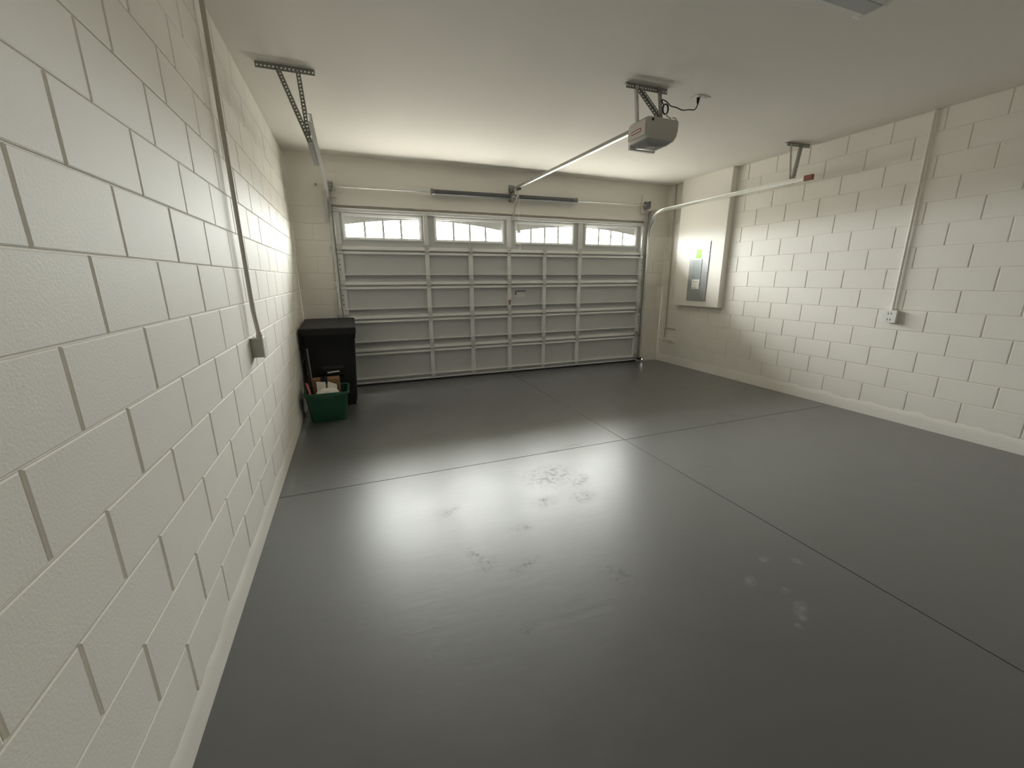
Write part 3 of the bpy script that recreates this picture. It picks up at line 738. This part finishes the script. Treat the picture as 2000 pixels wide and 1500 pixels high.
# ---------------------------------------------------------------- wheeled trash cart
tc_ = thing('trash_cart', 'tall black wheeled trash cart with a hinged lid in the corner', 'trash cart', (.32, -.57, 0))
def rr3(x0, x1, y0, y1, r, z): return [(a, b_, z) for a, b_ in rrect(x0, x1, y0, y1, r, 4)]
body = loft([rr3(.085, .560, -.900, -.36, .05, .03), rr3(.075, .570, -.905, -.33, .055, .10), rr3(.058, .596, -.915, -.27, .055, .62), rr3(.052, .604, -.918, -.25, .05, .80), rr3(.040, .614, -.925, -.24, .045, .815), rr3(.038, .616, -.928, -.235, .045, .875)])
body.build('body', M['black_plastic'], tc_)
def lid_ring(ins, z0, slope):
    return [(a, b_, z0 + slope * (b_ + .938) / .723) for a, b_ in rrect(.028 + ins, .624 - ins, -.938 + ins, -.215 - ins, .022, 4)]
lid = loft([lid_ring(0, .868, .012), lid_ring(0, .934, .050), lid_ring(.008, .942, .050), lid_ring(.030, .943, .050), lid_ring(.040, .939, .050)])
lid.build('lid', M['black_plastic'], tc_)
MB().box(.17, .49, -.943, -.930, .868, .905).build('lid_grip', M['black_plastic'], tc_)
MB().prism([(-.904, .36), (-.930, .385), (-.930, .47), (-.912, .50)], 0, .22, .45).build('front_recess', M['black_plastic'], tc_)
MB().tube([(.272, -.944, .425), (.40, -.944, .434)], .011, 10).build('grab_bar', M['galv'], tc_, 'pale grey metal grab bar')
MB().tube([(.06, -.22, .93), (.06, -.175, .95), (.59, -.175, .95), (.59, -.22, .93)], .013, 8).build('handle', M['black_plastic'], tc_)
for x in (.075, .505):
    MB().lathe([(0, .10), (.01, .12), (.04, .12), (.05, .10)], (x, -.34, .12), (1, 0, 0), 20).build('wheel', M['black'], tc_)
MB().tube([(.08, -.34, .12), (.55, -.34, .12)], .011, 8).build('axle', M['galv_dark'], tc_)
MB().box(.10, .55, -.895, -.75, 0, .032).build('foot', M['black_plastic'], tc_)
# ---------------------------------------------------------------- green recycling bin
gb = thing('recycling_bin', 'open green plastic recycling bin standing in front of the black cart', 'recycling bin', (.27, -1.27, 0))
th = .006
outer = [rr3(.100, .445, -1.455, -1.125, .04, .0), rr3(.094, .450, -1.460, -1.12, .045, .012), rr3(.066, .478, -1.490, -1.085, .05, .292), rr3(.048, .496, -1.506, -1.068, .055, .296), rr3(.048, .496, -1.506, -1.068, .055, .322), rr3(.056, .488, -1.498, -1.076, .05, .325), rr3(.072, .472, -1.484, -1.091, .045, .318), rr3(.102, .442, -1.452, -1.128, .04, .012)]
loft(outer, True, True).build('tub', M['green'], gb)
MB().box(.20, .345, -1.509, -1.500, .262, .296).build('handle_grip', M['green'], gb)
for x in (.13, .415): MB().prism([(x - .006, -1.456), (x + .006, -1.456), (x + .004, -1.468), (x - .004, -1.468)], 2, .02, .25).build('tub_rib', M['green'], gb)
# things in the bin
cb = thing('cardboard_box', 'brown cardboard box with a dark tape mark standing in the green bin', 'cardboard box', (.265, -1.185, .02))
MB().cbox(.130, .402, -1.262, -1.135, .02, .425, .003).build('carton', M['cardboard'], cb)
MB().box(.212, .282, -1.2645, -1.1335, .375, .428).build('tape', M['black_plastic'], cb, 'dark tape patch')
MB().box(.130, .402, -1.21, -1.195, .4245, .4275).build('flap_seam', M['cardboard'], cb)
pb = thing('paper_bag', 'crumpled white paper bag bulging over the rim of the green bin', 'paper bag', (.27, -1.39, .25))
m = MB(); n, k_ = 18, 8; v = []
rg = random.Random(4)
for j in range(k_ + 1):
    t = j / k_
    for i in range(n):
        a = 2 * PI * i / n; rad = math.cos(t * PI / 2) ** .6 * (1 + rg.uniform(-.06, .06))
        v.append((.285 + .130 * rad * math.cos(a), -1.39 + .068 * rad * math.sin(a), .215 + .135 * math.sin(t * PI / 2) + rg.uniform(-.004, .004)))
m.add(v, [(j * n + i, j * n + (i + 1) % n, (j + 1) * n + (i + 1) % n, (j + 1) * n + i) for j in range(k_) for i in range(n)]); m.add(v[:n], [tuple(reversed(range(n)))])
m.build('bag', M['paper'], pb)
for nm, q4, lab in (('envelope', [(.172, -1.30, .27), (.262, -1.30, .27), (.262, -1.285, .398), (.172, -1.285, .408)], 'opened white envelope sticking up behind the paper bag on the wall side'),
                    ('envelope', [(.270, -1.315, .26), (.375, -1.31, .25), (.372, -1.295, .365), (.285, -1.295, .405)], 'torn white envelope leaning behind the paper bag on the door side')):
    q = MB(); P = [Vector(p) for p in q4]; nn = (P[1] - P[0]).cross(P[3] - P[0]).normalized() * .004
    vs = P + [p + nn for p in P]
    q.add(vs, [(3, 2, 1, 0), (4, 5, 6, 7), (0, 1, 5, 4), (1, 2, 6, 5), (2, 3, 7, 6), (3, 0, 4, 7)])
    tag(q.build(nm, M['paper']), lab, 'envelope')
rb = MB().tube(smooth_path([(.118, -1.43, .235), (.105, -1.37, .30), (.085, -1.29, .36), (.070, -1.25, .385)]), [.013] * 15 + [.014], 10)
tag(rb.build('red_tube', M['red']), 'faded red tube poking out of the green bin on its wall side', 'tube')
rod = MB().tube([(.125, -1.145, .03), (.098, -1.035, .735)], .0085, 10)  # corner highlight of the cart, modelled as a solid grey rod
tag(rod.build('corner_highlight_rod', M['cart_highlight']), 'slim grey rod drawn as the highlight on the black cart corner behind the green bin', 'rod')
